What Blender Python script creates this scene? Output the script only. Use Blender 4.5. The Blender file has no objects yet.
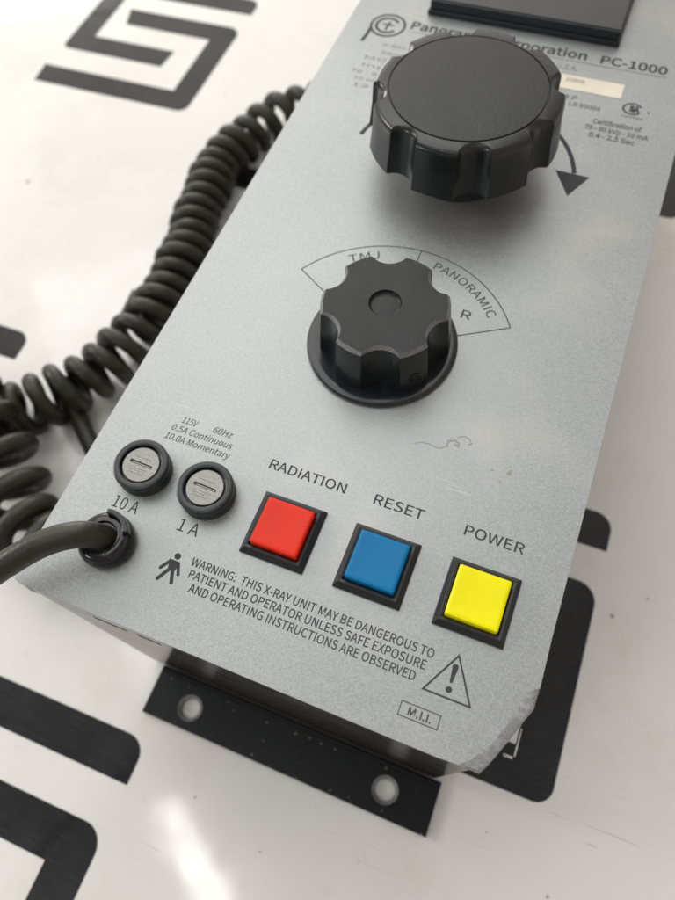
import bpy, bmesh, math, random
from mathutils import Vector, Matrix, noise
random.seed(7)
S = 0.001                       # the scene is measured in millimetres
ZP = 143.0                      # height of the front panel above the table
scene = bpy.context.scene
C = scene.collection
PI = math.pi

# ------------------------------------------------------------------ materials
def new_mat(name):
    m = bpy.data.materials.new(name); m.use_nodes = True
    nt = m.node_tree; nt.nodes.clear()
    out = nt.nodes.new('ShaderNodeOutputMaterial'); b = nt.nodes.new('ShaderNodeBsdfPrincipled')
    nt.links.new(b.outputs[0], out.inputs[0])
    return m, nt, b

def noise_node(nt, scale, detail=3, rough=0.5, stretch=None):
    tc = nt.nodes.new('ShaderNodeTexCoord'); n = nt.nodes.new('ShaderNodeTexNoise')
    n.inputs['Scale'].default_value = scale; n.inputs['Detail'].default_value = detail
    n.inputs['Roughness'].default_value = rough
    if stretch:
        mp = nt.nodes.new('ShaderNodeMapping'); mp.inputs['Scale'].default_value = stretch[:3]
        if len(stretch) > 3: mp.inputs['Rotation'].default_value = (0, 0, stretch[3])
        nt.links.new(tc.outputs['Object'], mp.inputs[0]); nt.links.new(mp.outputs[0], n.inputs['Vector'])
    else:
        nt.links.new(tc.outputs['Object'], n.inputs['Vector'])
    return n

def ramp(nt, src, p0, c0, p1, c1):
    r = nt.nodes.new('ShaderNodeValToRGB')
    e = r.color_ramp.elements
    f = lambda c: (c, c, c, 1) if not hasattr(c, '__len__') else (*c, 1)
    e[0].position = p0; e[0].color = f(c0); e[1].position = p1; e[1].color = f(c1)
    nt.links.new(src, r.inputs[0]); return r

def mix(nt, fac, a, b, mode='MIX'):
    m = nt.nodes.new('ShaderNodeMix'); m.data_type = 'RGBA'; m.blend_type = mode
    for s, v in ((m.inputs[0], fac), (m.inputs[6], a), (m.inputs[7], b)):
        if hasattr(v, 'is_linked') or hasattr(v, 'node'): nt.links.new(v, s)
        elif hasattr(v, '__len__'): s.default_value = (*v, 1)
        else: s.default_value = v
    return m.outputs[2]

def bump(nt, b, h, strength, dist):
    bp = nt.nodes.new('ShaderNodeBump'); bp.inputs['Strength'].default_value = strength
    bp.inputs['Distance'].default_value = dist
    nt.links.new(h, bp.inputs['Height']); nt.links.new(bp.outputs[0], b.inputs['Normal'])

def plastic(name, col, rough, grain=0.0, gscale=1500, spec=0.5, coat=0.0, mottling=0.15, dust=0.0):
    m, nt, b = new_mat(name)
    n = noise_node(nt, 90, 5, 0.6)
    c = mix(nt, 1.0, col, ramp(nt, n.outputs[0], 0.3, 1 - mottling, 0.7, 1 + 0 * mottling).outputs[0], 'MULTIPLY')
    if dust:
        d = noise_node(nt, 700, 6, 0.75)
        c = mix(nt, ramp(nt, d.outputs[0], 0.60, 0, 0.74, dust).outputs[0], c, (0.30, 0.29, 0.26))
    nt.links.new(c, b.inputs['Base Color'])
    r = ramp(nt, n.outputs[0], 0.3, max(0.02, rough - 0.06), 0.7, rough + 0.08)
    nt.links.new(r.outputs[0], b.inputs['Roughness'])
    b.inputs['Specular IOR Level'].default_value = spec
    b.inputs['Coat Weight'].default_value = coat
    if grain:
        g = noise_node(nt, gscale, 2, 0.6)
        bump(nt, b, g.outputs[0], grain, 0.0004)
    return m

M = {}
# silver, fine-grained anodised front panel
m, nt, b = new_mat('silver_panel'); M['panel'] = m
g = noise_node(nt, 2500, 3, 0.8); big = noise_node(nt, 14, 4, 0.6)
yel = noise_node(nt, 26, 3, 0.5)
c = mix(nt, ramp(nt, g.outputs[0], 0.32, 0, 0.68, 1).outputs[0], (0.27, 0.283, 0.288), (0.49, 0.507, 0.512))
c = mix(nt, 1.0, c, ramp(nt, big.outputs[0], 0.3, 0.93, 0.7, 1.0).outputs[0], 'MULTIPLY')
c = mix(nt, ramp(nt, yel.outputs[0], 0.55, 0, 0.75, 0.22).outputs[0], c, (0.60, 0.57, 0.46))
nt.links.new(c, b.inputs['Base Color'])
b.inputs['Metallic'].default_value = 0.68
nt.links.new(ramp(nt, g.outputs[0], 0.3, 0.38, 0.7, 0.56).outputs[0], b.inputs['Roughness'])
# faint handling scratches and rubbed smears
for sc__, st_, amt, col_ in ((40, (1, 26, 1, 0.9), 0.30, (0.72, 0.72, 0.72)), (55, (1, 30, 1, 2.4), 0.22, (0.30, 0.30, 0.29)), (30, (1, 5, 1, 0.3), 0.12, (0.66, 0.66, 0.64))):
    w_ = noise_node(nt, sc__, 3, 0.6, st_); mk_ = noise_node(nt, 22, 3, 0.6)
    f_ = nt.nodes.new('ShaderNodeMath'); f_.operation = 'MULTIPLY'
    nt.links.new(ramp(nt, w_.outputs[0], 0.64, 0, 0.70, 1).outputs[0], f_.inputs[0])
    nt.links.new(ramp(nt, mk_.outputs[0], 0.50, 0, 0.62, amt).outputs[0], f_.inputs[1])
    c = mix(nt, f_.outputs[0], c, col_)
nt.links.new(c, b.inputs['Base Color'])
bump(nt, b, g.outputs[0], 0.18, 0.0001)
# bent and scuffed corner: bare brighter metal
m, nt, b = new_mat('bare_metal'); M['bare'] = m
g = noise_node(nt, 2500, 3, 0.8); g2 = noise_node(nt, 330, 5, 0.7, (1, 2, 1)); g3 = noise_node(nt, 150, 5, 0.7)
c = mix(nt, ramp(nt, g.outputs[0], 0.32, 0, 0.68, 1).outputs[0], (0.27, 0.283, 0.29), (0.49, 0.51, 0.52))
c = mix(nt, ramp(nt, g2.outputs[0], 0.50, 0, 0.62, 0.7).outputs[0], c, (0.55, 0.56, 0.60))
c = mix(nt, ramp(nt, g3.outputs[0], 0.60, 0, 0.66, 0.8).outputs[0], c, (0.16, 0.13, 0.09))
nt.links.new(c, b.inputs['Base Color'])
b.inputs['Metallic'].default_value = 0.6; b.inputs['Roughness'].default_value = 0.45
bump(nt, b, g2.outputs[0], 0.6, 0.0006)
# polished steel of the box walls
m, nt, b = new_mat('wall_metal'); M['wall'] = m
g = noise_node(nt, 60, 4, 0.6, (1, 1, 8))
nt.links.new(mix(nt, g.outputs[0], (0.24, 0.235, 0.23), (0.36, 0.35, 0.34)), b.inputs['Base Color'])
b.inputs['Metallic'].default_value = 1.0; b.inputs['Specular Tint'].default_value = (0.5, 0.49, 0.47, 1)
nt.links.new(ramp(nt, g.outputs[0], 0.3, 0.13, 0.7, 0.22).outputs[0], b.inputs['Roughness'])
# brushed caps of the fuse holders
m, nt, b = new_mat('brushed_nickel'); M['nickel'] = m
g = noise_node(nt, 500, 4, 0.7, (0.25, 5, 1))
nt.links.new(mix(nt, g.outputs[0], (0.20, 0.20, 0.19), (0.33, 0.33, 0.315)), b.inputs['Base Color'])
b.inputs['Metallic'].default_value = 0.75; b.inputs['Roughness'].default_value = 0.38
bump(nt, b, g.outputs[0], 0.5, 0.0003)
M['ring'] = plastic('black_ring_plastic', (0.020, 0.023, 0.026), 0.34, 0.15, 900)
M['gloss'] = plastic('glossy_black_plastic', (0.008, 0.008, 0.011), 0.16)
M['knob'] = plastic('black_knob_plastic', (0.013, 0.015, 0.016), 0.24, 0.12, 1300, dust=0.10)
M['knobtop'] = plastic('pebbled_knob_top', (0.014, 0.016, 0.015), 0.38, 0.3, 900, spec=0.42, dust=0.16)
M['knobface'] = plastic('selector_top', (0.012, 0.014, 0.015), 0.36, 0.2, 1500, spec=0.32, dust=0.20)
M['worn_glint'] = plastic('scuffed_chamfer_glint', (0.17, 0.175, 0.175), 0.3, 0.8, 1200, dust=0.9)  # scuffed edge; the highlights along it are put into this paler colour
M['flange'] = plastic('shiny_knob_flange', (0.014, 0.016, 0.019), 0.2)
M['bezel'] = plastic('button_bezel', (0.017, 0.018, 0.020), 0.38, 0.2, 900)
M['red'] = plastic('red_cap', (0.76, 0.028, 0.008), 0.3, spec=0.2, mottling=0.14, dust=0.05)
M['blue'] = plastic('blue_cap', (0.0, 0.17, 0.40), 0.3, spec=0.2, mottling=0.14, dust=0.05)
M['yellow'] = plastic('yellow_cap', (0.93, 0.86, 0.0), 0.3, spec=0.2, mottling=0.14, dust=0.05)
M['meter'] = plastic('meter_black', (0.018, 0.022, 0.026), 0.35)
M['metertop'] = plastic('meter_face', (0.035, 0.038, 0.040), 0.3)
M['bracket'] = plastic('black_painted_steel', (0.008, 0.009, 0.011), 0.3, 0.2, 500, spec=0.22, dust=0.10)
M['cord'] = plastic('black_rubber_cord', (0.030, 0.028, 0.016), 0.42, 0.5, 600, spec=0.35, mottling=0.5, dust=0.22)
M['cable'] = plastic('olive_black_rubber', (0.022, 0.021, 0.013), 0.36, 0.35, 500, mottling=0.35, dust=0.05)
M['ink'] = plastic('grey_ink', (0.060, 0.061, 0.068), 0.7, spec=0.2)
M['inklight'] = plastic('pale_grey_ink', (0.13, 0.13, 0.14), 0.5)
M['inkfine'] = plastic('fine_grey_ink', (0.19, 0.19, 0.195), 0.5)
M['plate'] = plastic('cream_sticker', (0.82, 0.76, 0.64), 0.5)
M['stain'] = plastic('yellowish_glue', (0.30, 0.285, 0.20), 0.5)
M['smear'] = plastic('faint_glue', (0.34, 0.33, 0.24), 0.5)
M['dark'] = plastic('opening_shade', (0.006, 0.006, 0.006), 0.6)
# table: glossy white laminate with dark printed marks
def table_mat(name, base, dark):
    m, nt, b = new_mat(name)
    big = noise_node(nt, 5, 5, 0.6); fine = noise_node(nt, 45, 8, 0.7, (1, 1, 1))
    c = mix(nt, ramp(nt, big.outputs[0], 0.35, 0, 0.68, 1).outputs[0], base, tuple(v * (0.90 if not dark else 0.8) for v in base))
    # grubby little marks
    sp = noise_node(nt, 120, 6, 0.8)
    if not dark:
        c = mix(nt, ramp(nt, sp.outputs[0], 0.63, 0, 0.74, 0.5).outputs[0], c, (0.42, 0.36, 0.30))
        big2 = noise_node(nt, 9, 6, 0.75)
        c = mix(nt, ramp(nt, big2.outputs[0], 0.52, 0, 0.70, 0.30).outputs[0], c, (0.62, 0.52, 0.45))
    else:
        c = mix(nt, ramp(nt, sp.outputs[0], 0.64, 0, 0.78, 0.25).outputs[0], c, (0.20, 0.20, 0.20))
    # hair scratches
    for rot_, th in ((0.5, 0.0), (2.1, 0.0)):
        w = noise_node(nt, 26, 2, 0.5, (1, 34, 1, rot_))
        mk = noise_node(nt, 17, 2, 0.5)
        f = nt.nodes.new('ShaderNodeMath'); f.operation = 'MULTIPLY'
        nt.links.new(ramp(nt, w.outputs[0], 0.70, 0, 0.73, 1).outputs[0], f.inputs[0])
        nt.links.new(ramp(nt, mk.outputs[0], 0.52, 0, 0.62, 0.55).outputs[0], f.inputs[1])
        c = mix(nt, f.outputs[0], c, (0.40, 0.38, 0.36) if not dark else (0.16, 0.16, 0.16))
    if dark:
        for a_, s_ in ((1.1, 60), (2.6, 80), (0.2, 70)):
            w = noise_node(nt, s_, 3, 0.6, (1, 40, 1, a_)); c = mix(nt, ramp(nt, w.outputs[0], 0.60, 0, 0.70, 0.35).outputs[0], c, (0.10, 0.10, 0.10))
        w = noise_node(nt, 11, 5, 0.65); c = mix(nt, ramp(nt, w.outputs[0], 0.42, 0, 0.68, 0.5).outputs[0], c, (0.055, 0.057, 0.06))
    nt.links.new(c, b.inputs['Base Color'])
    nt.links.new(ramp(nt, fine.outputs[0], 0.3, 0.05, 0.75, 0.14).outputs[0], b.inputs['Roughness'])
    b.inputs['Specular IOR Level'].default_value = 0.3 if dark else 0.55
    wv = noise_node(nt, 22, 2, 0.5)
    bump(nt, b, wv.outputs[0], 0.06, 0.004)
    return m
M['table'] = table_mat('white_laminate', (0.83, 0.815, 0.79), False)
M['print'] = table_mat('black_print', (0.022, 0.022, 0.024), True)

# ------------------------------------------------------------------ helpers
ORG = {}
def empty(name, loc, label, cat, group=None):
    o = bpy.data.objects.new(name, None); C.objects.link(o)
    o.empty_display_size = 0.01
    o.location = Vector(loc) * S; ORG[o] = Vector(loc)
    tag(o, label, cat, group); return o

def tag(o, label=None, cat=None, group=None, kind=None):
    if label: o['label'] = label
    if cat: o['category'] = cat
    if group: o['group'] = group
    if kind: o['kind'] = kind

def obj(name, bm, mat, parent=None, smooth=False, bevel=0.0, label=None, segs=2, angle=35, flat=False):
    """vertices of bm are world millimetres; the object's origin goes to the foot of its bounding box"""
    if len(bm.verts) == 0: raise ValueError(name)
    if not flat: bmesh.ops.recalc_face_normals(bm, faces=bm.faces)
    lo = [min(v.co[i] for v in bm.verts) for i in range(3)]; hi = [max(v.co[i] for v in bm.verts) for i in range(3)]
    O = Vector(((lo[0] + hi[0]) / 2, (lo[1] + hi[1]) / 2, lo[2]))
    for v in bm.verts: v.co = (v.co - O) * S
    me = bpy.data.meshes.new(name); bm.to_mesh(me); bm.free()
    mats = mat if isinstance(mat, (list, tuple)) else [mat]
    for x in mats: me.materials.append(x)
    if smooth:
        for p in me.polygons: p.use_smooth = True
        me.set_sharp_from_angle(angle=math.radians(angle))
    o = bpy.data.objects.new(name, me); C.objects.link(o)
    ORG[o] = O
    if parent:
        o.parent = parent; o.location = (O - ORG[parent]) * S
    else: o.location = O * S
    if bevel:
        md = o.modifiers.new('edge', 'BEVEL'); md.width = bevel * S; md.segments = segs
        md.limit_method = 'ANGLE'; md.angle_limit = math.radians(30)
    if label: o['label'] = label
    return o

def BM(): return bmesh.new()

def prism(bm, pts, z0, z1, mat=0, taper=None):
    """extruded polygon; pts counter-clockwise. taper: (cx,cy,scale at top)"""
    def T(x, y):
        if not taper: return x, y
        cx, cy, s = taper; return cx + (x - cx) * s, cy + (y - cy) * s
    a = [bm.verts.new((x, y, z0)) for x, y in pts]; b = [bm.verts.new((*T(x, y), z1)) for x, y in pts]
    n = len(pts)
    fs = [bm.faces.new(a[::-1]), bm.faces.new(b)]
    for i in range(n): fs.append(bm.faces.new((a[i], a[(i + 1) % n], b[(i + 1) % n], b[i])))
    for f in fs: f.material_index = mat
    return a, b

def box(bm, x0, x1, y0, y1, z0, z1, mat=0):
    return prism(bm, [(x0, y0), (x1, y0), (x1, y1), (x0, y1)], z0, z1, mat)

def sheet(bm, pts, z, mat=0):
    f = bm.faces.new([bm.verts.new((x, y, z)) for x, y in pts]); f.material_index = mat
    if f.normal.z == 0: f.normal_update()
    if f.normal.z < 0: f.normal_flip()
    return f

def ribbon(bm, pts, w, z, closed=False, mat=0):
    n = len(pts); P = [Vector((x, y)) for x, y in pts]; L = []; R = []
    for i in range(n):
        a = P[(i - 1) % n] if (closed or i > 0) else None; c = P[(i + 1) % n] if (closed or i < n - 1) else None
        d1 = (P[i] - a).normalized() if a is not None else (c - P[i]).normalized()
        d2 = (c - P[i]).normalized() if c is not None else d1
        n1 = Vector((-d1.y, d1.x)); n2 = Vector((-d2.y, d2.x)); m_ = (n1 + n2).normalized()
        k = w / 2 / max(0.35, m_.dot(n1))
        L.append(bm.verts.new((P[i].x + m_.x * k, P[i].y + m_.y * k, z)))
        R.append(bm.verts.new((P[i].x - m_.x * k, P[i].y - m_.y * k, z)))
    for i in range(n if closed else n - 1):
        j = (i + 1) % n
        f = bm.faces.new((R[i], R[j], L[j], L[i])); f.material_index = mat

def arc(cx, cy, r, a0, a1, n=40, ry=None):
    ry = ry or r
    return [(cx + r * math.cos(math.radians(a0 + (a1 - a0) * i / n)), cy + ry * math.sin(math.radians(a0 + (a1 - a0) * i / n))) for i in range(n + 1)]

def disc(bm, cx, cy, r, z, n=24):
    sheet(bm, arc(cx, cy, r, 0, 360, n)[:-1], z)

def lathe(bm, cx, cy, prof, n=64, mats=None, ang=(0, 360)):
    """prof: list of (r, z); r = 0 closes with a pole"""
    rings = []
    for r, z in prof:
        if r <= 1e-6: rings.append([bm.verts.new((cx, cy, z))])
        else: rings.append([bm.verts.new((cx + r * math.cos(2 * PI * i / n), cy + r * math.sin(2 * PI * i / n), z)) for i in range(n)])
    for k in range(len(rings) - 1):
        A, B = rings[k], rings[k + 1]
        for i in range(n):
            j = (i + 1) % n
            if len(A) == 1 and len(B) == 1: continue
            if len(A) == 1: f = bm.faces.new((A[0], B[j], B[i]))
            elif len(B) == 1: f = bm.faces.new((A[i], A[j], B[0]))
            else: f = bm.faces.new((A[i], A[j], B[j], B[i]))
            if mats: f.material_index = mats[k]

def tube(bm, pts, r, n=12, caps=True, rfun=None):
    P = [Vector(p) for p in pts]; N = len(P)
    T = [(P[min(i + 1, N - 1)] - P[max(i - 1, 0)]).normalized() for i in range(N)]
    up = Vector((0, 0, 1)) if abs(T[0].z) < 0.9 else Vector((1, 0, 0))
    u = T[0].cross(up).normalized(); rings = []
    for i in range(N):
        u = (u - T[i] * u.dot(T[i])).normalized(); v = T[i].cross(u)
        rr = rfun(i / (N - 1)) if rfun else r
        rings.append([bm.verts.new(P[i] + (u * math.cos(2 * PI * k / n) + v * math.sin(2 * PI * k / n)) * rr) for k in range(n)])
    for i in range(N - 1):
        for k in range(n):
            l = (k + 1) % n
            bm.faces.new((rings[i][k], rings[i][l], rings[i + 1][l], rings[i + 1][k]))
    if caps: bm.faces.new(rings[0][::-1]); bm.faces.new(rings[-1])

def catmull(pts, per=24):
    P = [Vector(p) for p in pts]; P = [P[0] * 2 - P[1]] + P + [P[-1] * 2 - P[-2]]; out = []
    for i in range(1, len(P) - 2):
        a, b, c, d = P[i - 1:i + 3]
        for k in range(per):
            t = k / per
            out.append(0.5 * ((2 * b) + (c - a) * t + (2 * a - 5 * b + 4 * c - d) * t * t + (3 * b - a - 3 * c + d) * t ** 3))
    out.append(P[-2]); return out

# ------------------------------------------------------------------ lettering
FONT = None
try:
    import os
    FONT = bpy.data.fonts.load(os.path.join(bpy.utils.resource_path('LOCAL'), 'datafiles', 'fonts', 'Noto Sans CJK Regular.woff2'))
except Exception:
    FONT = None

_dg = None
def text_mesh(s, bold=0.0, shear=0.0, spacing=1.0):
    cu = bpy.data.curves.new('t', 'FONT'); cu.body = s; cu.size = 1.0; cu.resolution_u = 4
    if FONT: cu.font = FONT
    cu.offset = bold; cu.shear = shear; cu.space_character = spacing
    o = bpy.data.objects.new('t', cu); C.objects.link(o)
    bpy.context.view_layer.update()
    me = bpy.data.meshes.new_from_object(o.evaluated_get(bpy.context.evaluated_depsgraph_get()))
    vs = [tuple(v.co) for v in me.vertices]; fs = [tuple(p.vertices) for p in me.polygons]
    bpy.data.objects.remove(o); bpy.data.curves.remove(cu); bpy.data.meshes.remove(me)
    return vs, fs
_cap = {}
def cap_height():
    if 'c' not in _cap:
        vs, _ = text_mesh('H'); _cap['c'] = max(v[1] for v in vs)
    return _cap['c']

def put_text(bm, s, x0, x1, yb, cap, z, bold=0.0, shear=0.0, spacing=1.0, rot=0.0, origin=None):
    vs, fs = text_mesh(s, bold, shear, spacing)
    lo = min(v[0] for v in vs); hi = max(v[0] for v in vs)
    sx = (x1 - x0) / (hi - lo); sy = cap / cap_height()
    out = []
    for v in vs:
        x = x0 + (v[0] - lo) * sx; y = yb + v[1] * sy
        if rot:
            ox, oy = origin; c, t = math.cos(rot), math.sin(rot)
            x, y = ox + c * (x - ox) - t * (y - oy), oy + t * (x - ox) + c * (y - oy)
        out.append(bm.verts.new((x, y, z)))
    for f in fs:
        try: bm.faces.new([out[i] for i in f])
        except ValueError: pass

def put_text_arc(bm, s, cx, cy, r, a0, a1, cap, z, bold=0.0):
    """letters standing on a circle, from angle a0 (first) to a1 (last)"""
    adv = []
    for i in range(len(s)):
        vs, _ = text_mesh(s[:i + 1], bold); adv.append(max(v[0] for v in vs))
    vs0, _ = text_mesh(s[0], bold); first = min(v[0] for v in vs0)
    tot = adv[-1] - first; L = math.radians(a0 - a1) * r; k = L / tot
    for i, ch in enumerate(s):
        vs, fs = text_mesh(ch, bold); lo = min(v[0] for v in vs); hi = max(v[0] for v in vs)
        mid = adv[i] - first - (hi - lo) / 2
        a = math.radians(a0) - mid * k / r; sy = cap / cap_height()
        c, t = math.cos(a - PI / 2), math.sin(a - PI / 2)
        ox, oy = cx + r * math.cos(a), cy + r * math.sin(a); out = []
        for v in vs:
            x = (v[0] - (lo + hi) / 2) * k; y = v[1] * sy
            out.append(bm.verts.new((ox + c * x - t * y, oy + t * x + c * y, z)))
        for f in fs:
            try: bm.faces.new([out[j] for j in f])
            except ValueError: pass

# ------------------------------------------------------------------ table with printed marks
bm = BM()
ox, oy = 60, 60
N = 24
def tz(x, y): return 0.0
X0, X1, Y0, Y1 = -1500, 1500, -900, 2100
sheet(bm, [(X0, Y0), (X1, Y0), (X1, Y1), (X0, Y1)], 0.0)
# the squared spiral mark: two interlocking hooks
def rounded(poly, rad):
    """poly: (x,y,r?) corners, counter-clockwise"""
    out = []; n = len(poly)
    for i, (x, y, r) in enumerate(poly):
        if not r: out.append((x, y)); continue
        p = Vector((x, y)); a = (Vector(poly[i - 1][:2]) - p).normalized(); c = (Vector(poly[(i + 1) % n][:2]) - p).normalized()
        s = p + a * r; e = p + c * r; o = p + (a + c) * r
        for k in range(9):
            t = k / 8; ang = t * PI / 2
            q = o + (s - o) * math.cos(ang) + (e - o) * math.sin(ang)
            out.append((q.x, q.y))
    return out
w, W, H, ya, m0, hx, mx = 19.4, 131.7, 139.6, 101.4, 41.8, -98.0, -41.0
hookA = [(-W, 0, 0), (0, 0, 8), (0, ya, 10), (hx - 3, ya, 0), (hx + 3, ya - w, 0), (-w, ya - w, 0), (-w, w, 0), (-W - 2, w, 0)]
hookB = [(-W, m0, 6), (mx - 1, m0, 0), (mx + 1, m0 + w, 0), (-W + w, m0 + w, 0), (-W + w, H - w, 0), (0, H - w, 0), (0, H, 9), (-W, H, 8)]
th = 0.008
for i in range(-2, 4):
    for j in range(-2, 5):
        for k in (0, 1):
            px = -223.1 + 351 * i + 176.5 * k; py = -44.8 + 349.5 * j - 178 * k
            for hk in (hookA, hookB):
                pts = []
                for x, y in rounded(hk, 8):
                    u, v = px + x, py + y
                    pts.append((u * math.cos(th) - v * math.sin(th), u * math.sin(th) + v * math.cos(th)))
                # split into strips through triangulation of the concave outline
                f = bm.faces.new([bm.verts.new((x, y, 0.12)) for x, y in pts]); f.material_index = 1
                f.normal_update()
                if f.normal.z < 0: f.normal_flip()
bmesh.ops.triangulate(bm, faces=[f for f in bm.faces if f.material_index == 1])
ribbon(bm, [(-900, 436), (-120, 497), (900, 578)], 1.2, 0.10, mat=2)       # seam across the far part of the sheet
for x, y, r_ in ((136, 46, 1.5), (128, 30, .5), (106, -62, .5), (-300, 205, 1.6), (-262, 240, .9), (-250, 238, .8), (-15, -96, .6), (20, -104, .5), (135, -75, .8), (60, -92, .4), (-205, 330, 1.0), (-330, 150, 1.1), (112, -88, .6), (150, 60, .7)):
    f = sheet(bm, [(x + r_ * random.uniform(.6, 1.1) * math.cos(k), y + r_ * random.uniform(.6, 1.1) * math.sin(k)) for k in (0, .9, 1.8, 2.7, 3.6, 4.5, 5.4)], 0.2, 2)
tb = obj('table', bm, [M['table'], M['print'], plastic('table_seam', (0.42, 0.39, 0.35), 0.4)], flat=True)
tag(tb, kind='structure')

# ------------------------------------------------------------------ the control box
XL, XR, YB, YT = -59.5, 90.0, -51.3, 335.0
box_o = empty('control_box', ((XL + XR) / 2, (YB + YT) / 2, 0),
              'silver x-ray control box with black knobs, three coloured buttons and a dented corner', 'control box')
ZT = ZP
# housing: open-topped shell with a crushed corner
def plan(inset, zc=0):
    i = inset
    return [(XL + i, YB + i), (79.3 - i * .5, YB + i), (88.2 - i, -36.2 + i * .5), (89.4 - i, -33 + i * .5), (89.4 - i, YT - i), (XL + i, YT - i)]
bm = BM()
o_, i_ = plan(0.5), plan(1.5)
zo, zi = 3.0, ZT - 1.7
A0 = [bm.verts.new((x, y, zo)) for x, y in o_]; A1 = [bm.verts.new((x, y, zi)) for x, y in o_]
B0 = [bm.verts.new((x, y, zo)) for x, y in i_]; B1 = [bm.verts.new((x, y, zi)) for x, y in i_]
n = len(o_)
for i in range(n):
    j = (i + 1) % n
    bm.faces.new((A0[i], A0[j], A1[j], A1[i])); bm.faces.new((B0[j], B0[i], B1[i], B1[j])).material_index = 1  # inner faces coloured near-black: painted shade inside the box
    bm.faces.new((A1[i], A1[j], B1[j], B1[i]))
bm.faces.new(A0)
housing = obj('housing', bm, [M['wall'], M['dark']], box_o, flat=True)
# dark ventilation slots in the front wall
for x0, x1, z in ((-40.5, -32.0, -21.3), (-24.0, -18.5, -19.6), (66.5, 73.5, -9.4), (-31.0, -29.0, -21.4), (-17.6, -16.4, -19.8)):
    bm = BM(); box(bm, x0, x1, YB + 0.44, YB + 0.9, ZT + z - 1.5, ZT + z + 1.5)
    obj('slot', bm, M['dark'], housing)
# light lip of the side wall that shows in the missing corner
bm = BM()
box(bm, 89.0, 89.6, -43.4, -36.0, ZT - 9.2, ZT - 8.2); box(bm, 86.4, 88.95, -44.2, -43.4, ZT - 9.0, ZT - 8.2)
obj('corner_lip', bm, M['bare'], housing, bevel=0.15)

# front panel plate: a grid sheet whose damaged corner sags
bm = BM()
outl = [(XL + 2.5, YB), (-30, YB - .06), (0, YB + .05), (30, YB), (60, YB - .05), (70, YB + 0.0), (75.5, YB + .25), (79.0, YB + .35), (81.2, YB + .3), (82.6, -48.6), (84.6, -44.2),
        (86.4, -40.0), (88.3, -35.2), (89.2, -33.2), (89.9, -31.6), (XR, -26), (XR - .15, -12), (XR, 20), (XR - .1, 60), (XR, 120), (XR, YT), (XL, YT), (XL, 150), (XL + .1, 60), (XL, 0), (XL, YB + 2.5), (XL + .7, YB + .7)]
crease = [(87.2, -28.0), (86.0, -32.5), (84.6, -37.4), (81.8, -43.8), (78.2, -48.8), (75.5, YB + .25)]
def sag(x, y):
    # distance past the crease line, measured towards the corner
    d = (x * 0.78 - y * 0.62) - (84.0 * 0.78 + 37.4 * 0.62) + 0.03 * ((y + 37) ** 2) * 0.35
    return max(0.0, d)
edge_pts = outl[6:16]
def low(x, y): return -0.20 * max(0, (Vector((x, y)) - Vector((83.0, -38.5))).dot(Vector((0.86, -0.5))) + 2.6) 
V = {}
def vtx(x, y, z):
    k = (round(x, 3), round(y, 3), round(z, 3))
    if k not in V: V[k] = bm.verts.new((x, y, z))
    return V[k]
# main flat part: outline up to the crease
main = outl[:6] + [outl[6]] + [crease[4], crease[3], crease[2], crease[1], crease[0], outl[15]] + outl[16:]
top = [vtx(x, y, ZT) for x, y in main]
f = bm.faces.new(top)
def hz(q): return 0.0 if q in (outl[6], outl[15]) else low(*q)
rim = [outl[6], outl[7], outl[8], outl[9], outl[10], outl[11], outl[12], outl[13], outl[14], outl[15]]
cr = [outl[6], crease[4], crease[4], crease[3], crease[3], crease[2], crease[2], crease[1], crease[0], outl[15]]
midrows = []
random.seed(3)
for t in (0.0, 0.35, 0.7, 1.0):
    row = []
    for (rx, ry), (cx_, cy_) in zip(rim, cr):
        x = cx_ + (rx - cx_) * t; y = cy_ + (ry - cy_) * t
        z = ZT + hz((rx, ry)) * t * (0.7 + 0.3 * t) + (random.uniform(-.16, .16) if 0 < t and (rx, ry) not in (outl[6], outl[15]) else 0)
        row.append(vtx(x, y, z))
    midrows.append(row)
for a, b_ in zip(midrows, midrows[1:]):
    for i in range(len(a) - 1):
        q = []
        for v in (a[i], b_[i], b_[i + 1], a[i + 1]):
            if v not in q: q.append(v)
        if len(q) >= 3:
            try:
                ff = bm.faces.new(q); ff.material_index = 1
            except ValueError: pass
bmesh.ops.recalc_face_normals(bm, faces=bm.faces)
if f.normal.z < 0: bmesh.ops.reverse_faces(bm, faces=bm.faces)
# thickness
be = [e for e in bm.edges if len(e.link_faces) == 1]
r = bmesh.ops.extrude_edge_only(bm, edges=be)
for g_ in r['geom']:
    if isinstance(g_, bmesh.types.BMVert): g_.co.z -= 1.5
bmesh.ops.triangulate(bm, faces=[ff for ff in bm.faces if len(ff.verts) > 4])
panel = obj('front_panel', bm, [M['panel'], M['bare']], box_o, flat=True)
for p in panel.data.polygons:
    if p.material_index == 1: p.use_smooth = True
bm = BM(); ribbon(bm, [(84.6, -36.2), (84.9, -37.7), (84.0, -39.6), (83.2, -41.4), (83.6, -40.4)], 0.22, ZT + 0.1)
obj('scratch', bm, M['stain'], panel, flat=True)
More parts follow.
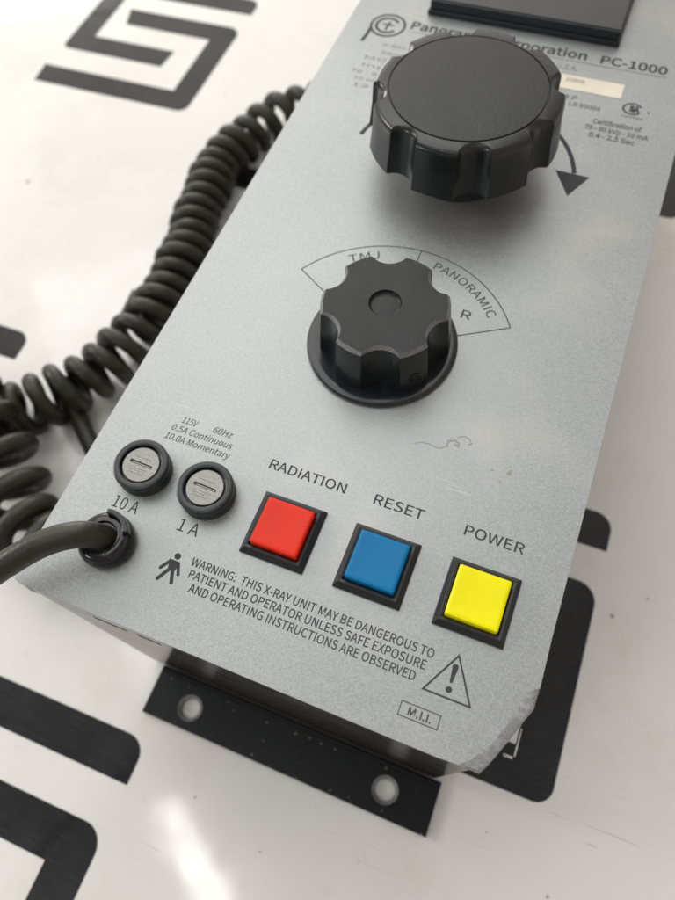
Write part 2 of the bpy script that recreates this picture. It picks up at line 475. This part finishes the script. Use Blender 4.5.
# glue trace and specks
bm = BM()
ribbon(bm, [(36.9, 30.9), (38.9, 31.9), (41.2, 32.1), (43.4, 31.6), (45.1, 32.0), (46.3, 33.2)], 0.26, ZT + 0.05)
ribbon(bm, [(46.3, 33.2), (46.2, 35.0), (48.0, 35.9), (49.4, 35.4), (49.6, 34.2), (48.2, 34.6)], 0.5, ZT + 0.055)
ribbon(bm, [(48.6, 37.2), (50.2, 38.2), (52.2, 37.8), (53.2, 36.4), (52.2, 35.8)], 0.3, ZT + 0.05)
for x, y, r_ in ((64.7, 27.1, .4), (66.5, 30.7, .65), (61.4, 30.1, .35), (66.8, 31.6, .4), (62.9, 25.0, .2)): disc(bm, x, y, r_, ZT + 0.05, 8)
obj('glue_trace', bm, M['smear'], panel, flat=True)

ZL = ZT + 0.04
def letters(name, items, mat=None, **kw):
    bm = BM()
    for it in items:
        s, x0, x1, yb, cap = it[:5]
        put_text(bm, s, x0, x1, yb, cap, ZL, **kw)
    return obj(name, bm, mat or M['ink'], panel, flat=True)

B0_ = 0.003
letters('button_caption', [('RADIATION', -2.8, 22.3, 7.55, 3.15)], bold=B0_)
letters('button_caption', [('RESET', 31.4, 46.9, 7.55, 3.15)], bold=B0_)
letters('button_caption', [('POWER', 59.3, 76.8, 7.55, 3.15)], bold=B0_)
B0_ = 0.004
letters('warning_text', [('WARNING:  THIS X-RAY UNIT MAY BE DANGEROUS TO', -11.7, 61.8, -28.75, 2.45),
                         ('PATIENT AND OPERATOR UNLESS SAFE EXPOSURE', -10.7, 60.7, -32.35, 2.45),
                         ('AND OPERATING INSTRUCTIONS ARE OBSERVED', -8.9, 58.9, -36.0, 2.45)], bold=B0_)
letters('rating_text', [('115V', -36.0, -30.5, 12.65, 2.2), ('60Hz', -24.9, -18.1, 12.75, 2.2),
                        ('0.5A Continuous', -38.0, -16.6, 9.25, 2.2), ('10.0A Momentary', -38.8, -15.8, 5.85, 2.2)], shear=0.18, bold=0.0)
letters('fuse_caption', [('10 A', -43.2, -34.6, -20.6, 3.9)], bold=0.0)
letters('fuse_caption', [('1 A', -20.6, -13.9, -20.55, 3.9)], bold=0.0)
letters('inspection_mark', [('M.I.I.', 59.9, 66.2, -44.5, 2.0)], bold=0.008)
bm = BM(); ribbon(bm, [(57.6, -45.3), (68.2, -45.3), (68.2, -41.7), (57.6, -41.7)], 0.25, ZL, True)
obj('inspection_frame', bm, M['ink'], panel, flat=True)
bm = BM(); ribbon(bm, [(68.1, -25.6), (61.7, -37.0), (74.5, -37.0)], 0.5, ZL, True)
sheet(bm, [(67.25, -28.6), (67.75, -33.0), (68.45, -33.0), (68.95, -28.6), (68.6, -28.0), (67.6, -28.0)], ZL); disc(bm, 68.1, -34.8, 0.85, ZL)
obj('warning_triangle', bm, M['ink'], panel, flat=True)
# walking figure pictogram, stroked limbs
bm = BM()
disc(bm, -16.3, -27.75, 1.0, ZL + .002, 16)
sheet(bm, [(-18.3, -29.1), (-14.6, -29.1), (-15.2, -32.2), (-17.3, -32.2)], ZL)
def limb(a, b_, w_, dz):
    ribbon(bm, [a, b_], w_, ZL + dz); disc(bm, *b_, w_ / 2, ZL + dz + .003, 10); disc(bm, *a, w_ / 2, ZL + dz + .006, 10)
limb((-17.7, -29.6), (-19.6, -32.5), 0.95, .010); limb((-15.1, -29.6), (-13.7, -32.6), 0.95, .020)
limb((-16.7, -31.6), (-18.9, -35.7), 1.05, .030); limb((-15.9, -31.8), (-14.5, -35.4), 1.05, .040)
obj('person_pictogram', bm, M['ink'], panel, flat=True)
# dial around the small knob
KX, KY = 14.4, 62.8
DX, DY, DR = 14.35, 60.95, 44.2
bm = BM()
aL, aR = 149.2, 29.3
def pol(r, a): return (DX + r * math.cos(math.radians(a)), DY + r * math.sin(math.radians(a)))
ribbon(bm, arc(DX, DY, DR, aR, aL, 60), 0.36, ZL)
ribbon(bm, [pol(20, aL), pol(DR - .1, aL)], 0.36, ZL + .004); ribbon(bm, [pol(20, aR), pol(DR - .1, aR)], 0.36, ZL + .004)
ribbon(bm, [pol(20, 90), pol(DR - .1, 90)], 0.36, ZL + .004)
obj('dial_outline', bm, M['ink'], panel, flat=True)
bm = BM(); put_text_arc(bm, 'PANORAMIC', DX, DY, 38.2, 80.5, 37.0, 3.2, ZL); put_text_arc(bm, 'TMJ', DX, DY, 38.4, 126, 110, 3.2, ZL)
put_text(bm, 'R', 35.9, 39.2, 81.3, 3.5, ZL); pass
obj('dial_caption', bm, M['ink'], panel, flat=True)
# turning arrow around the large knob
LX, LY = 14.8, 148.9
bm = BM(); ribbon(bm, arc(LX, LY, 43.2, 14, 171, 60), 1.7, ZL)
sheet(bm, [(49.7, 159.2), (56.9, 147.3), (62.6, 159.0)], ZL + .004)
obj('turning_arrow', bm, M['ink'], panel, flat=True)
# heading
letters('heading_text', [('Panoramic Corporation', -30.8, 46.6, 225.6, 5.2), ('PC-1000', 52.4, 79.4, 225.5, 4.8)], bold=0.009)
bm = BM(); ribbon(bm, [(-30.8, 223.6), (79.6, 223.6)], 0.35, ZL); obj('heading_rule', bm, M['inklight'], panel, flat=True)
letters('origin_text', [('U.S.A.', 36, 44.6, 217.6, 3.2)], M['inklight'])
letters('small_print', [('X-RAY MODEL', -38.5, -14, 210.6, 2.2), ('Series', -37.6, -24, 205.6, 2.2), ('MODEL', -43.2, -20, 200.6, 2.2), ('Input', -42.5, -24, 195.8, 2.0),
                        ('70 - 90 kVp', -46, -22, 191.0, 2.0), ('10 mA max', -43, -22, 186.8, 2.0), ('12 s', -42.0, -30, 182.6, 2.0)], M['inkfine'])
letters('small_print', [('No. 73 P', 34, 48.5, 200.0, 2.2), ('LR 95004', 46.0, 58.6, 196.2, 2.4)], M['inklight'], bold=0.01)
letters('rating_text', [('Certification of', 57.2, 76.0, 188.9, 2.5), ('75 - 90 kVp - 10 mA', 54.8, 79.2, 184.9, 2.5), ('0.4 - 2.5 Sec', 57.2, 74.8, 180.9, 2.5)], M['inklight'], bold=0.015)
bm = BM(); ribbon(bm, arc(70.4, 201.2, 3.6, 30, 330, 24, 3.1), 0.8, ZL); put_text(bm, 'SA', 69.0, 73.2, 199.8, 3.0, ZL + .003, bold=.03)
disc(bm, 76.6, 200.8, .5, ZL, 8); put_text(bm, 'Certified', 67, 75, 195.8, 1.2, ZL)
obj('approval_mark', bm, M['ink'], panel, flat=True)
# brand emblem: ring, C, crossbar and a slanting tail
bm = BM(); cx, cy = -41.0, 225.0
ribbon(bm, arc(cx, cy, 7.6, 0, 360, 40)[:-1], 1.1, ZL, True)
ribbon(bm, arc(cx - .2, cy, 5.0, 35, 325, 30), 1.2, ZL)
ribbon(bm, [(cx - 2.4, cy + .4), (cx + 2.6, cy + .4)], .9, ZL + .004); ribbon(bm, [(cx - .2, cy - 3.4), (cx + .3, cy + 2.8)], .9, ZL + .008)
ribbon(bm, [(-48.0, 221.2), (-47.9, 217.0), (-48.6, 211.6)], 1.5, ZL + .012)
obj('brand_emblem', bm, M['ink'], panel, flat=True)
# cream serial number sticker
bm = BM(); box(bm, 22.0, 64.8, 205.7, 214.4, ZT + .01, ZT + .15)
st = obj('serial_sticker', bm, M['plate'], panel)
bm = BM(); put_text(bm, '10908', 41.6, 49, 210.4, 2.3, ZT + .19); obj('serial_number', bm, M['inkfine'], st, flat=True)

# ------------------------------------------------------------------ push buttons
def superellipse_sq(cx, cy, h, r, n=6):
    out = []
    for sx, sy, a0 in ((1, -1, 270), (1, 1, 0), (-1, 1, 90), (-1, -1, 180)):
        for k in range(n + 1):
            a = math.radians(a0 + 90 * k / n)
            out.append((cx + sx * (h - r) + r * math.cos(a), cy + sy * (h - r) + r * math.sin(a)))
    return out
def loft(bm, rings, caps=(True, True)):
    R = [[bm.verts.new(p) for p in r_] for r_ in rings]; n = len(R[0])
    for a, b_ in zip(R, R[1:]):
        for i in range(n): bm.faces.new((a[i], a[(i + 1) % n], b_[(i + 1) % n], b_[i]))
    if caps[0]: bm.faces.new(R[0][::-1])
    if caps[1]: bm.faces.new(R[-1])
def sq_loft(bm, cx, cy, prof, caps=(True, True)):
    loft(bm, [[(x, y, z) for x, y in superellipse_sq(cx, cy, h, max(.05, r_))] for h, r_, z in prof], caps)
for k, (col, lab, dx, dy) in enumerate((('red', 'red push button under the word RADIATION', 0.1, 0.0), ('blue', 'blue push button under the word RESET', 0.0, 0.05), ('yellow', 'yellow push button under the word POWER', -.15, 0.0))):
    cx, cy = 10.0 + 29.224 * k, -10.0
    bm = BM()
    sq_loft(bm, cx, cy, [(10.0, .3, ZT), (10.0, .3, ZT + 0.7), (8.7, .3, ZT + 2.7), (8.5, .3, ZT + 2.75), (7.75, .3, ZT + 2.6), (7.65, .3, ZT + 0.6)], (False, True))
    b_ = obj('push_button', bm, M['bezel'], box_o, bevel=0.12, label=lab)
    bm = BM()
    sq_loft(bm, cx + dx, cy + dy, [(7.3, .5, ZT + 1.0), (7.3, .5, ZT + 4.6), (7.24, .5, ZT + 4.85), (7.05, .5, ZT + 5.0), (6.2, .6, ZT + 4.93)])
    obj('button_cap', bm, M[col], b_, smooth=True, angle=50)

# ------------------------------------------------------------------ fuse holders
for cx, cy, lab in ((-38.35, -6.85, 'fuse holder above the marking 10 A'), (-16.4, -6.9, 'fuse holder above the marking 1 A')):
    bm = BM()
    lathe(bm, cx, cy, [(8.5, ZT), (8.6, ZT + 2.6), (8.35, ZT + 3.0), (8.35, ZT + 3.3), (8.6, ZT + 3.6), (8.6, ZT + 5.2), (8.4, ZT + 5.75), (7.9, ZT + 6.0), (6.75, ZT + 6.0), (6.45, ZT + 5.8), (6.3, ZT + 4.0), (0, ZT + 3.9)], 96)
    fh = obj('fuse_holder', bm, M['ring'], box_o, smooth=True, label=lab)
    bm = BM(); lathe(bm, cx, cy, [(5.75, ZT + 4.0), (5.8, ZT + 5.2), (5.6, ZT + 5.45), (0, ZT + 5.45)], 64)
    cap = obj('fuse_cap', bm, M['nickel'], fh, smooth=True)
    bm = BM(); a = math.radians(-2)
    pts = [(-3.7, -.5), (3.7, -.45), (3.7, .45), (-3.7, .5)]
    prism(bm, [(cx + x * math.cos(a) - y * math.sin(a), cy + x * math.sin(a) + y * math.cos(a) + .2) for x, y in pts], ZT + 5.3, ZT + 5.5)
    obj('screw_slot', bm, M['dark'], cap)
    bm = BM(); disc(bm, cx - 3.3, cy + .32, .55, ZT + 5.54, 12); obj('slot_end', bm, M['dark'], cap, flat=True)
    bm = BM(); ribbon(bm, [(cx - 3.1, cy + .12), (cx + 3.4, cy - .10)], .26, ZT + 5.53); obj('slot_edge', bm, M['nickel'], cap, flat=True)
    bm = BM()
    for y in (-1.5, -2.3, -3.1, 2.2): ribbon(bm, [(cx - math.sqrt(22 - y * y) * .75, cy + y), (cx + math.sqrt(22 - y * y) * .62, cy + y - .1)], .10, ZT + 5.48)
    obj('engraving', bm, M['inklight'], cap, flat=True)

# ------------------------------------------------------------------ lobed knobs
def lobed(cx, cy, R, depth, lobes, half, phase, n=30):
    """outline: flat-ish lobes of angular half width `half` joined by round concave notches"""
    out = []
    step = 360 / lobes
    for l in range(lobes):
        c0 = phase + l * step
        for k in range(6):                                   # the lobe
            a = math.radians(c0 - half + 2 * half * k / 5); out.append((R, a))
        a0 = math.radians(c0 + half); a1 = math.radians(c0 + step - half)
        p0 = Vector((R * math.cos(a0), R * math.sin(a0))); p1 = Vector((R * math.cos(a1), R * math.sin(a1)))
        mid = (p0 + p1) / 2; ch = (p1 - p0).length / 2; inn = -mid.normalized()
        sg = depth - (R - mid.length); rad = (ch * ch + sg * sg) / (2 * sg); cc = mid + inn * (sg - rad)
        b0 = p0 - cc; tot = 2 * math.asin(min(1, ch / rad))
        for k in range(1, 12):
            t = k / 12; ang = tot * t
            q = Vector((b0.x * math.cos(ang) - b0.y * math.sin(ang), b0.x * math.sin(ang) + b0.y * math.cos(ang)))
            q1 = cc + q
            ang = -ang
            q2 = cc + Vector((b0.x * math.cos(ang) - b0.y * math.sin(ang), b0.x * math.sin(ang) + b0.y * math.cos(ang)))
            q = q1 if (q1.length < q2.length) else q2
            out.append((q.length, math.atan2(q.y, q.x)))
    return [(cx + r_ * math.cos(a), cy + r_ * math.sin(a)) for r_, a in out], out

def knob_rings(cx, cy, pol_, prof):
    """prof: (offset inwards, scale, z); inset follows the outline radially"""
    return [[(cx + (r_ * s - d) * math.cos(a), cy + (r_ * s - d) * math.sin(a), z) for r_, a in pol_] for d, s, z in prof]

# small selector knob with round flange
bm = BM()
lathe(bm, KX, KY, [(25.0, ZT), (25.1, ZT + 1.2), (24.7, ZT + 1.8), (23.6, ZT + 2.1), (22.2, ZT + 2.0), (20.5, ZT + 1.8), (0, ZT + 1.8)], 128)
_, pl = lobed(KX, KY, 20.5, 3.6, 6, 13.2, 75.5)
sel = obj('selector_knob', bm, M['flange'], box_o, smooth=True, label='small six-lobed black knob on a round flange, below the large knob')
bm = BM()
KC = (KX + .75, KY + .9)
rings = knob_rings(KC[0], KC[1], pl, [(0, 1.06, ZT + 1.9), (0, 1.02, ZT + 12), (0.0, .99, ZT + 19.2), (.95, .99, ZT + 20.3)])
loft(bm, rings, (True, False))
ring_a = [v for v in bm.verts if abs(v.co.z - (ZT + 20.3)) < 1e-4]
ring_a = ring_a[:len(pl)]
NP = len(pl)
prev = ring_a
mats_idx = 1
for rr, z in ((12.5, ZT + 20.45), (8.0, ZT + 20.5), (5.15, ZT + 20.5), (4.75, ZT + 19.6), (4.3, ZT + 19.3), (2.0, ZT + 19.5)):
    cur = [bm.verts.new((KC[0] + rr * math.cos(a), KC[1] + rr * math.sin(a), z)) for _, a in pl]
    for i in range(NP):
        ff = bm.faces.new((prev[i], prev[(i + 1) % NP], cur[(i + 1) % NP], cur[i])); ff.material_index = 1
    prev = cur
ff = bm.faces.new(prev); ff.material_index = 1
bm.faces.ensure_lookup_table()
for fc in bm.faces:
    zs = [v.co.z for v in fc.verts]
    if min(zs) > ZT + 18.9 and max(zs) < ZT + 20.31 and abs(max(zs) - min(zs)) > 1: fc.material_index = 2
obj('knob_grip', bm, [M['knob'], M['knobface'], M['worn_glint']], sel, smooth=True, angle=28)
# set screw hole on the lobe facing lower right
bm = BM(); a = math.radians(-44); c = Vector((KC[0] + 20.7 * math.cos(a), KC[1] + 20.7 * math.sin(a), ZT + 7.5)); d = Vector((math.cos(a), math.sin(a), 0))
tube(bm, [c, c + d * .7], 2.1, 20, rfun=lambda t: 2.1)
sc_ = obj('set_screw', bm, M['gloss'], sel, smooth=True)
bm = BM(); tube(bm, [c + d * .5, c + d * .85], 1.3, 6); obj('hex_socket', bm, M['dark'], sc_)

# large knob
BX, BY = 14.0, 151.6
_, pl = lobed(BX, BY, 33.6, 3.7, 8, 12.6, -1.8)
bm = BM(); lathe(bm, BX + .3, BY, [(20.5, ZT), (20.5, ZT + 3), (21.5, ZT + 5), (21.5, ZT + 15.8), (0, ZT + 15.8)], 64)
big_k = obj('rotary_knob', bm, M['ring'], box_o, smooth=True, label='large eight-lobed black knob with pebbled round top')
bm = BM()
rings = knob_rings(BX, BY, pl, [(6, 1.035, ZT + 13.8), (1.0, 1.035, ZT + 13.6), (0, 1.035, ZT + 14.4), (0, 1.0, ZT + 24), (0.0, .99, ZT + 30.4), (0.25, .99, ZT + 31.3), (.8, .99, ZT + 32.0), (1.6, .99, ZT + 32.45)])
loft(bm, rings, (False, False))
ring_a = [v for v in bm.verts if abs(v.co.z - (ZT + 32.45)) < 1e-4]; NP = len(pl); prev = ring_a
for rr, z, mi in ((27.8, ZT + 32.6, 0), (27.6, ZT + 32.15, 0), (27.3, ZT + 32.15, 0), (27.1, ZT + 32.7, 1), (24, ZT + 32.85, 1), (14, ZT + 32.95, 1)):
    cur = [bm.verts.new((BX + rr * math.cos(a), BY + rr * math.sin(a), z)) for _, a in pl]
    for i in range(NP):
        ff = bm.faces.new((prev[i], prev[(i + 1) % NP], cur[(i + 1) % NP], cur[i])); ff.material_index = mi
    prev = cur
ff = bm.faces.new(prev); ff.material_index = 1
obj('knob_grip', bm, [M['knob'], M['knobtop']], big_k, smooth=True, angle=30)

# ------------------------------------------------------------------ meter at the far end of the panel
bm = BM(); box(bm, -26.6, 57.7, 237.1, 300, ZT, ZT + 2.3)
meter = obj('meter', bm, M['meter'], box_o, bevel=0.35)
bm = BM(); prism(bm, [(-25.8, 238.0), (56.9, 238.0), (56.9, 299), (-25.8, 299)], ZT + 2.3, ZT + 6.2)
mb = obj('meter_frame', bm, M['meter'], meter, bevel=0.4)
bm = BM(); box(bm, -25.0, 56.2, 238.9, 298, ZT + 6.2, ZT + 6.6)
obj('meter_face', bm, M['metertop'], mb, bevel=0.15)

# ------------------------------------------------------------------ mounting bracket at the foot of the front wall
bm = BM()
bx0, bx1, by0, by1, z0, z1 = -53.4, 82.9, -73.2, YB + .2, 0.3, 3.0
holes = [(-33.2, -63.9), (61.2, -62.7)]
seg = 28
# plate with two round countersunk holes: build top as bands around each hole
def plate_with_holes(bm, x0, x1, y0, y1, z0, z1, hs, rt, rb):
    xs = [x0] + [(hs[0][0] + hs[1][0]) / 2] + [x1]
    for k, (hx_, hy_) in enumerate(hs):
        xa, xb = xs[k], xs[k + 1]
        def edge_pt(a):
            dx, dy = math.cos(a), math.sin(a); t = 1e9
            if dx > 1e-9: t = min(t, (xb - hx_) / dx)
            if dx < -1e-9: t = min(t, (xa - hx_) / dx)
            if dy > 1e-9: t = min(t, (y1 - hy_) / dy)
            if dy < -1e-9: t = min(t, (y0 - hy_) / dy)
            return hx_ + dx * t, hy_ + dy * t
        angs = [2 * PI * i / seg for i in range(seg)] + [math.atan2(cy_ - hy_, cx_ - hx_) % (2 * PI) for cx_ in (xa, xb) for cy_ in (y0, y1)]
        angs = sorted(angs)
        def ring(r_, z): return [bm.verts.new((hx_ + r_ * math.cos(a), hy_ + r_ * math.sin(a), z)) for a in angs]
        E1 = [bm.verts.new((*edge_pt(a), z1)) for a in angs]; E0 = [bm.verts.new((*edge_pt(a), z0)) for a in angs]
        T, I, Bt = ring(rt, z1), ring(rb, z1 - 1.3), ring(rb, z0)
        n = len(angs)
        for i in range(n):
            j = (i + 1) % n
            for a_, b_, mi in ((E1, T, 0), (T, I, 1), (I, Bt, 0), (Bt, E0, 0)):
                f = bm.faces.new((a_[i], a_[j], b_[j], b_[i])); f.material_index = mi
            m_ = ((E1[i].co + E1[j].co) / 2).x
            if abs(m_ - xs[1]) > 1e-3:
                f = bm.faces.new((E0[i], E0[j], E1[j], E1[i])); f.material_index = 0
    bmesh.ops.remove_doubles(bm, verts=bm.verts, dist=0.01)
plate_with_holes(bm, bx0, bx1, by0, by1, z0, z1, holes, 5.8, 4.3)
M['edgemetal'] = plastic('worn_countersink', (0.20, 0.20, 0.20), 0.2, 0.4, 900, dust=0.6)
br = obj('mounting_bracket', bm, [M['bracket'], M['edgemetal']], box_o)
bm = BM(); tube(bm, [(bx0 + .3, YB - 1.2, z1), (bx1 - .3, YB - 1.2, z1)], 1.1, 12)
obj('fold_ridge', bm, M['bracket'], br, smooth=True)
bm = BM()
for i in range(26):
    x = random.choice([random.uniform(0, 40), random.uniform(bx0 + 2, bx1 - 2)]); y = random.choice([by0 + random.uniform(.3, 3), by1 - random.uniform(1.5, 6), random.uniform(by0 + 1, by1 - 2)])
    if min(math.hypot(x - hx_, y - hy_) for hx_, hy_ in holes) < 8: continue
    r_ = random.uniform(.12, .5)
    sheet(bm, [(x + r_ * random.uniform(.5, 1.2) * math.cos(k), y + r_ * random.uniform(.4, 1.1) * math.sin(k)) for k in (0, 1.1, 2.2, 3.3, 4.4, 5.4)], z1 + .03 + i * .002)
obj('paint_chip', bm, M['stain'], br, flat=True)

# ------------------------------------------------------------------ strain relief
SX, SY = -37.6, -31.2
bm = BM()
lathe(bm, SX, SY, [(8.3, ZT), (8.5, ZT + 1.2), (8.4, ZT + 3.0), (7.9, ZT + 4.6), (7.3, ZT + 5.6), (6.7, ZT + 6.1), (5.6, ZT + 6.4), (4.6, ZT + 6.4), (4.2, ZT + 5.6), (0, ZT + 5.5)], 64)
sr = obj('strain_relief', bm, M['gloss'], box_o, smooth=True)
bm = BM()
prism(bm, [(SX + 6.4 * math.cos(math.radians(t)), SY + 6.4 * math.sin(math.radians(t))) for t in range(24, 105, 8)] +
      [(SX + 8.0 * math.cos(math.radians(t)), SY + 8.0 * math.sin(math.radians(t))) for t in range(104, 23, -8)], ZT + 4.5, ZT + 8.0)
obj('clamp_jaw', bm, M['ring'], sr, bevel=0.35)
bm = BM()
prism(bm, [(SX + 5.5 * math.cos(math.radians(t)), SY + 5.5 * math.sin(math.radians(t))) for t in range(-50, 17, 6)] +
      [(SX + 7.4 * math.cos(math.radians(t)), SY + 7.4 * math.sin(math.radians(t))) for t in range(16, -51, -6)], ZT + 3.0, ZT + 7.6)
obj('clamp_jaw', bm, M['gloss'], sr, bevel=0.7, segs=3)

# ------------------------------------------------------------------ cable out of the strain relief
bm = BM()
path = catmull([(SX + 1.2, SY, ZT + 1.5), (SX + .8, SY - .5, ZT + 6.0), (SX - 1.2, SY - 1.8, ZT + 10.6), (-42.0, -35.0, ZT + 12.6), (-46.4, -38.2, ZT + 13.0), (-51.3, -43.0, ZT + 12.6),
                (-57.0, -50.5, ZT + 11.6), (-63.5, -60.5, ZT + 10), (-73, -78, ZT + 5), (-86, -104, ZT - 14), (-98, -150, ZT - 60), (-108, -220, 40), (-122, -300, 5), (-160, -400, 4)], 16)
tube(bm, path, 3.85, 24)
cb = obj('power_cable', bm, M['cable'], None, smooth=True, angle=80)
tag(cb, 'thick olive-black cable bending out of the round bushing by the 10 A fuse', 'cable')

# ------------------------------------------------------------------ coiled cord
def coil(bm, ctrl, rc=4.9):
    """ctrl: (x, y, z, coil radius, pitch)"""
    P = catmull([c[:3] for c in ctrl], 40); n = len(P) - 1
    def par(i, k):
        t = i / 40; a = int(min(t, len(ctrl) - 2)); u = t - a
        return ctrl[a][k] * (1 - u) + ctrl[a + 1][k] * u
    # resample by small steps
    pts = []; ph = 0.0; u = None
    for i in range(n):
        seg_ = P[i + 1] - P[i]; L = seg_.length; T = seg_.normalized()
        if u is None: u = T.cross(Vector((0, 0, 1))).normalized()
        u = (u - T * u.dot(T)).normalized(); v = T.cross(u)
        R_, pt = par(i, 3), par(i, 4)
        steps = max(1, int(math.ceil(L / pt * 26)))
        for s in range(steps):
            ph += 2 * PI * (L / steps) / pt
            c = P[i] + seg_ * (s / steps)
            rr = R_ * (1 + 0.06 * math.sin(ph * 0.31 + 1) + 0.045 * math.sin(ph * .77) + 0.03 * math.sin(ph * .173))
            pts.append(c + u * (rr * math.cos(ph)) + v * (rr * math.sin(ph)))
    tube(bm, pts, rc, 12)
bm = BM()
coil(bm, [(-70, 376, 17, 11, 16), (-95, 356, 17, 11, 16), (-115, 332, 17, 11, 16), (-136, 310, 17, 11, 15), (-153, 285, 17, 11, 13.2), (-165, 250, 16, 10.6, 10.8), (-160, 206, 16, 10.6, 10.3),
          (-151, 167, 16, 11, 10.4), (-148, 134, 16.5, 11.4, 11.2), (-149, 107, 17, 11.8, 12.6), (-156, 83, 17, 12, 13), (-168, 61, 17, 12, 13), (-183, 44, 17, 12, 13.2), (-203, 31, 17, 12.5, 14), (-232, 14, 18, 13, 16)], 4.5)
cc = obj('coiled_cord', bm, M['cord'], None, smooth=True, angle=80)
tag(cc, 'black coiled cord lying in a long curve along the left side of the silver box', 'coiled cord')
bm = BM()
coil(bm, [(-236, 40, 34, 15, 20), (-216, 34, 32, 15, 20), (-196, 24, 30, 15, 20), (-178, 12, 27, 15, 20), (-161, -2, 24, 15, 19), (-146, -16, 22, 14.5, 18), (-128, -24, 20, 14, 16), (-106, -20, 19, 13, 15), (-84, -6, 18, 12, 13)], 5.2)
tube(bm, catmull([(-178, 66, 12), (-160, 50, 9), (-143, 36, 8), (-122, 22, 9), (-100, 6, 12)], 10), 5.0, 12)
c2 = obj('coiled_cord', bm, M['cord'], None, smooth=True, angle=80)
tag(c2, 'loosely stretched black cord loops nearest the cable bushing', 'coiled cord')

# ------------------------------------------------------------------ light
wd = bpy.data.worlds.new('World'); scene.world = wd; wd.use_nodes = True
nt = wd.node_tree; bg = nt.nodes['Background']
tc = nt.nodes.new('ShaderNodeTexCoord'); sep = nt.nodes.new('ShaderNodeSeparateXYZ')
nt.links.new(tc.outputs['Generated'], sep.inputs[0])
rp = nt.nodes.new('ShaderNodeValToRGB'); nt.links.new(sep.outputs[2], rp.inputs[0])
e = rp.color_ramp.elements
e[0].position = 0.0; e[0].color = (0.36, 0.34, 0.32, 1); e[1].position = 1.0; e[1].color = (0.60, 0.62, 0.64, 1)
k = e.new(0.45); k.color = (0.50, 0.48, 0.46, 1)
warm = nt.nodes.new('ShaderNodeMapRange'); warm.inputs[1].default_value = -0.3; warm.inputs[2].default_value = 1.0
nt.links.new(sep.outputs[0], warm.inputs[0])
vd = nt.nodes.new('ShaderNodeVectorMath'); vd.operation = 'DOT_PRODUCT'; vd.inputs[1].default_value = (-0.60, 0.68, 0.42)
nt.links.new(tc.outputs['Generated'], vd.inputs[0])
far = nt.nodes.new('ShaderNodeMapRange'); far.inputs[1].default_value = 0.45; far.inputs[2].default_value = 1.0; far.interpolation_type = 'SMOOTHSTEP'
nt.links.new(vd.outputs['Value'], far.inputs[0])
wmix = mix(nt, warm.outputs[0], rp.outputs[0], (1.0, 0.88, 0.78))
nt.links.new(mix(nt, far.outputs[0], wmix, (2.3, 2.2, 2.0)), bg.inputs[0]); bg.inputs[1].default_value = 0.56

def area(name, loc, target, sx, sy, power, col):
    l = bpy.data.lights.new(name, 'AREA'); l.shape = 'RECTANGLE'; l.size = sx * S; l.size_y = sy * S; l.energy = power; l.color = col
    o = bpy.data.objects.new(name, l); C.objects.link(o); o.location = Vector(loc) * S
    d = Vector(target) - Vector(loc); o.rotation_euler = d.to_track_quat('-Z', 'Y').to_euler(); return o
area('window_light', (-2300, -50, 1150), (0, 60, 100), 800, 650, 20, (1.0, 0.98, 0.95))
area('ceiling_lamp', (-600, 900, 1900), (0, 60, 100), 1600, 1600, 14.5, (0.98, 1.0, 1.0))
area('far_window', (-1050, 1350, 420), (-250, 300, 0), 700, 300, 7, (1.0, 0.97, 0.92))
area('low_window', (-1100, -1300, 700), (0, 0, 120), 500, 400, 5, (1.0, 1.0, 1.0))
tl = area('tube_lamp', (-215, -452, 1643), (-215, -452, 0), 560, 62, 1.6, (1.0, 0.99, 0.94))
tl.rotation_euler = (0, 0, math.radians(-33))

# ------------------------------------------------------------------ camera (solved from the panel's own geometry)
cam = bpy.data.cameras.new('camera'); co = bpy.data.objects.new('camera', cam); C.objects.link(co); scene.camera = co
cam.sensor_fit = 'HORIZONTAL'; cam.sensor_width = 36.0
cam.lens = 36.0 * 686.5577 / 675
cam.shift_x = (337.5 - 333.9226) / 675; cam.shift_y = (445.7901 - 450) / 675
R_ = Matrix(((0.9282402753, -0.3031424991, 0.2155797219), (0.3669677124, 0.8410943327, -0.3973600656), (-0.0608661592, 0.4479564138, 0.8919811444)))
mw = R_.to_4x4(); mw.translation = Vector((59.5869, -63.5790, 190.8668 + ZP)) * S
co.matrix_world = mw
cam.clip_start = 0.005; cam.clip_end = 20
cam.dof.use_dof = True; cam.dof.focus_distance = 0.200; cam.dof.aperture_fstop = 14.5
scene.view_settings.view_transform = 'Standard'; scene.view_settings.look = 'None'
scene.view_settings.exposure = 0.0; scene.view_settings.gamma = 1.0
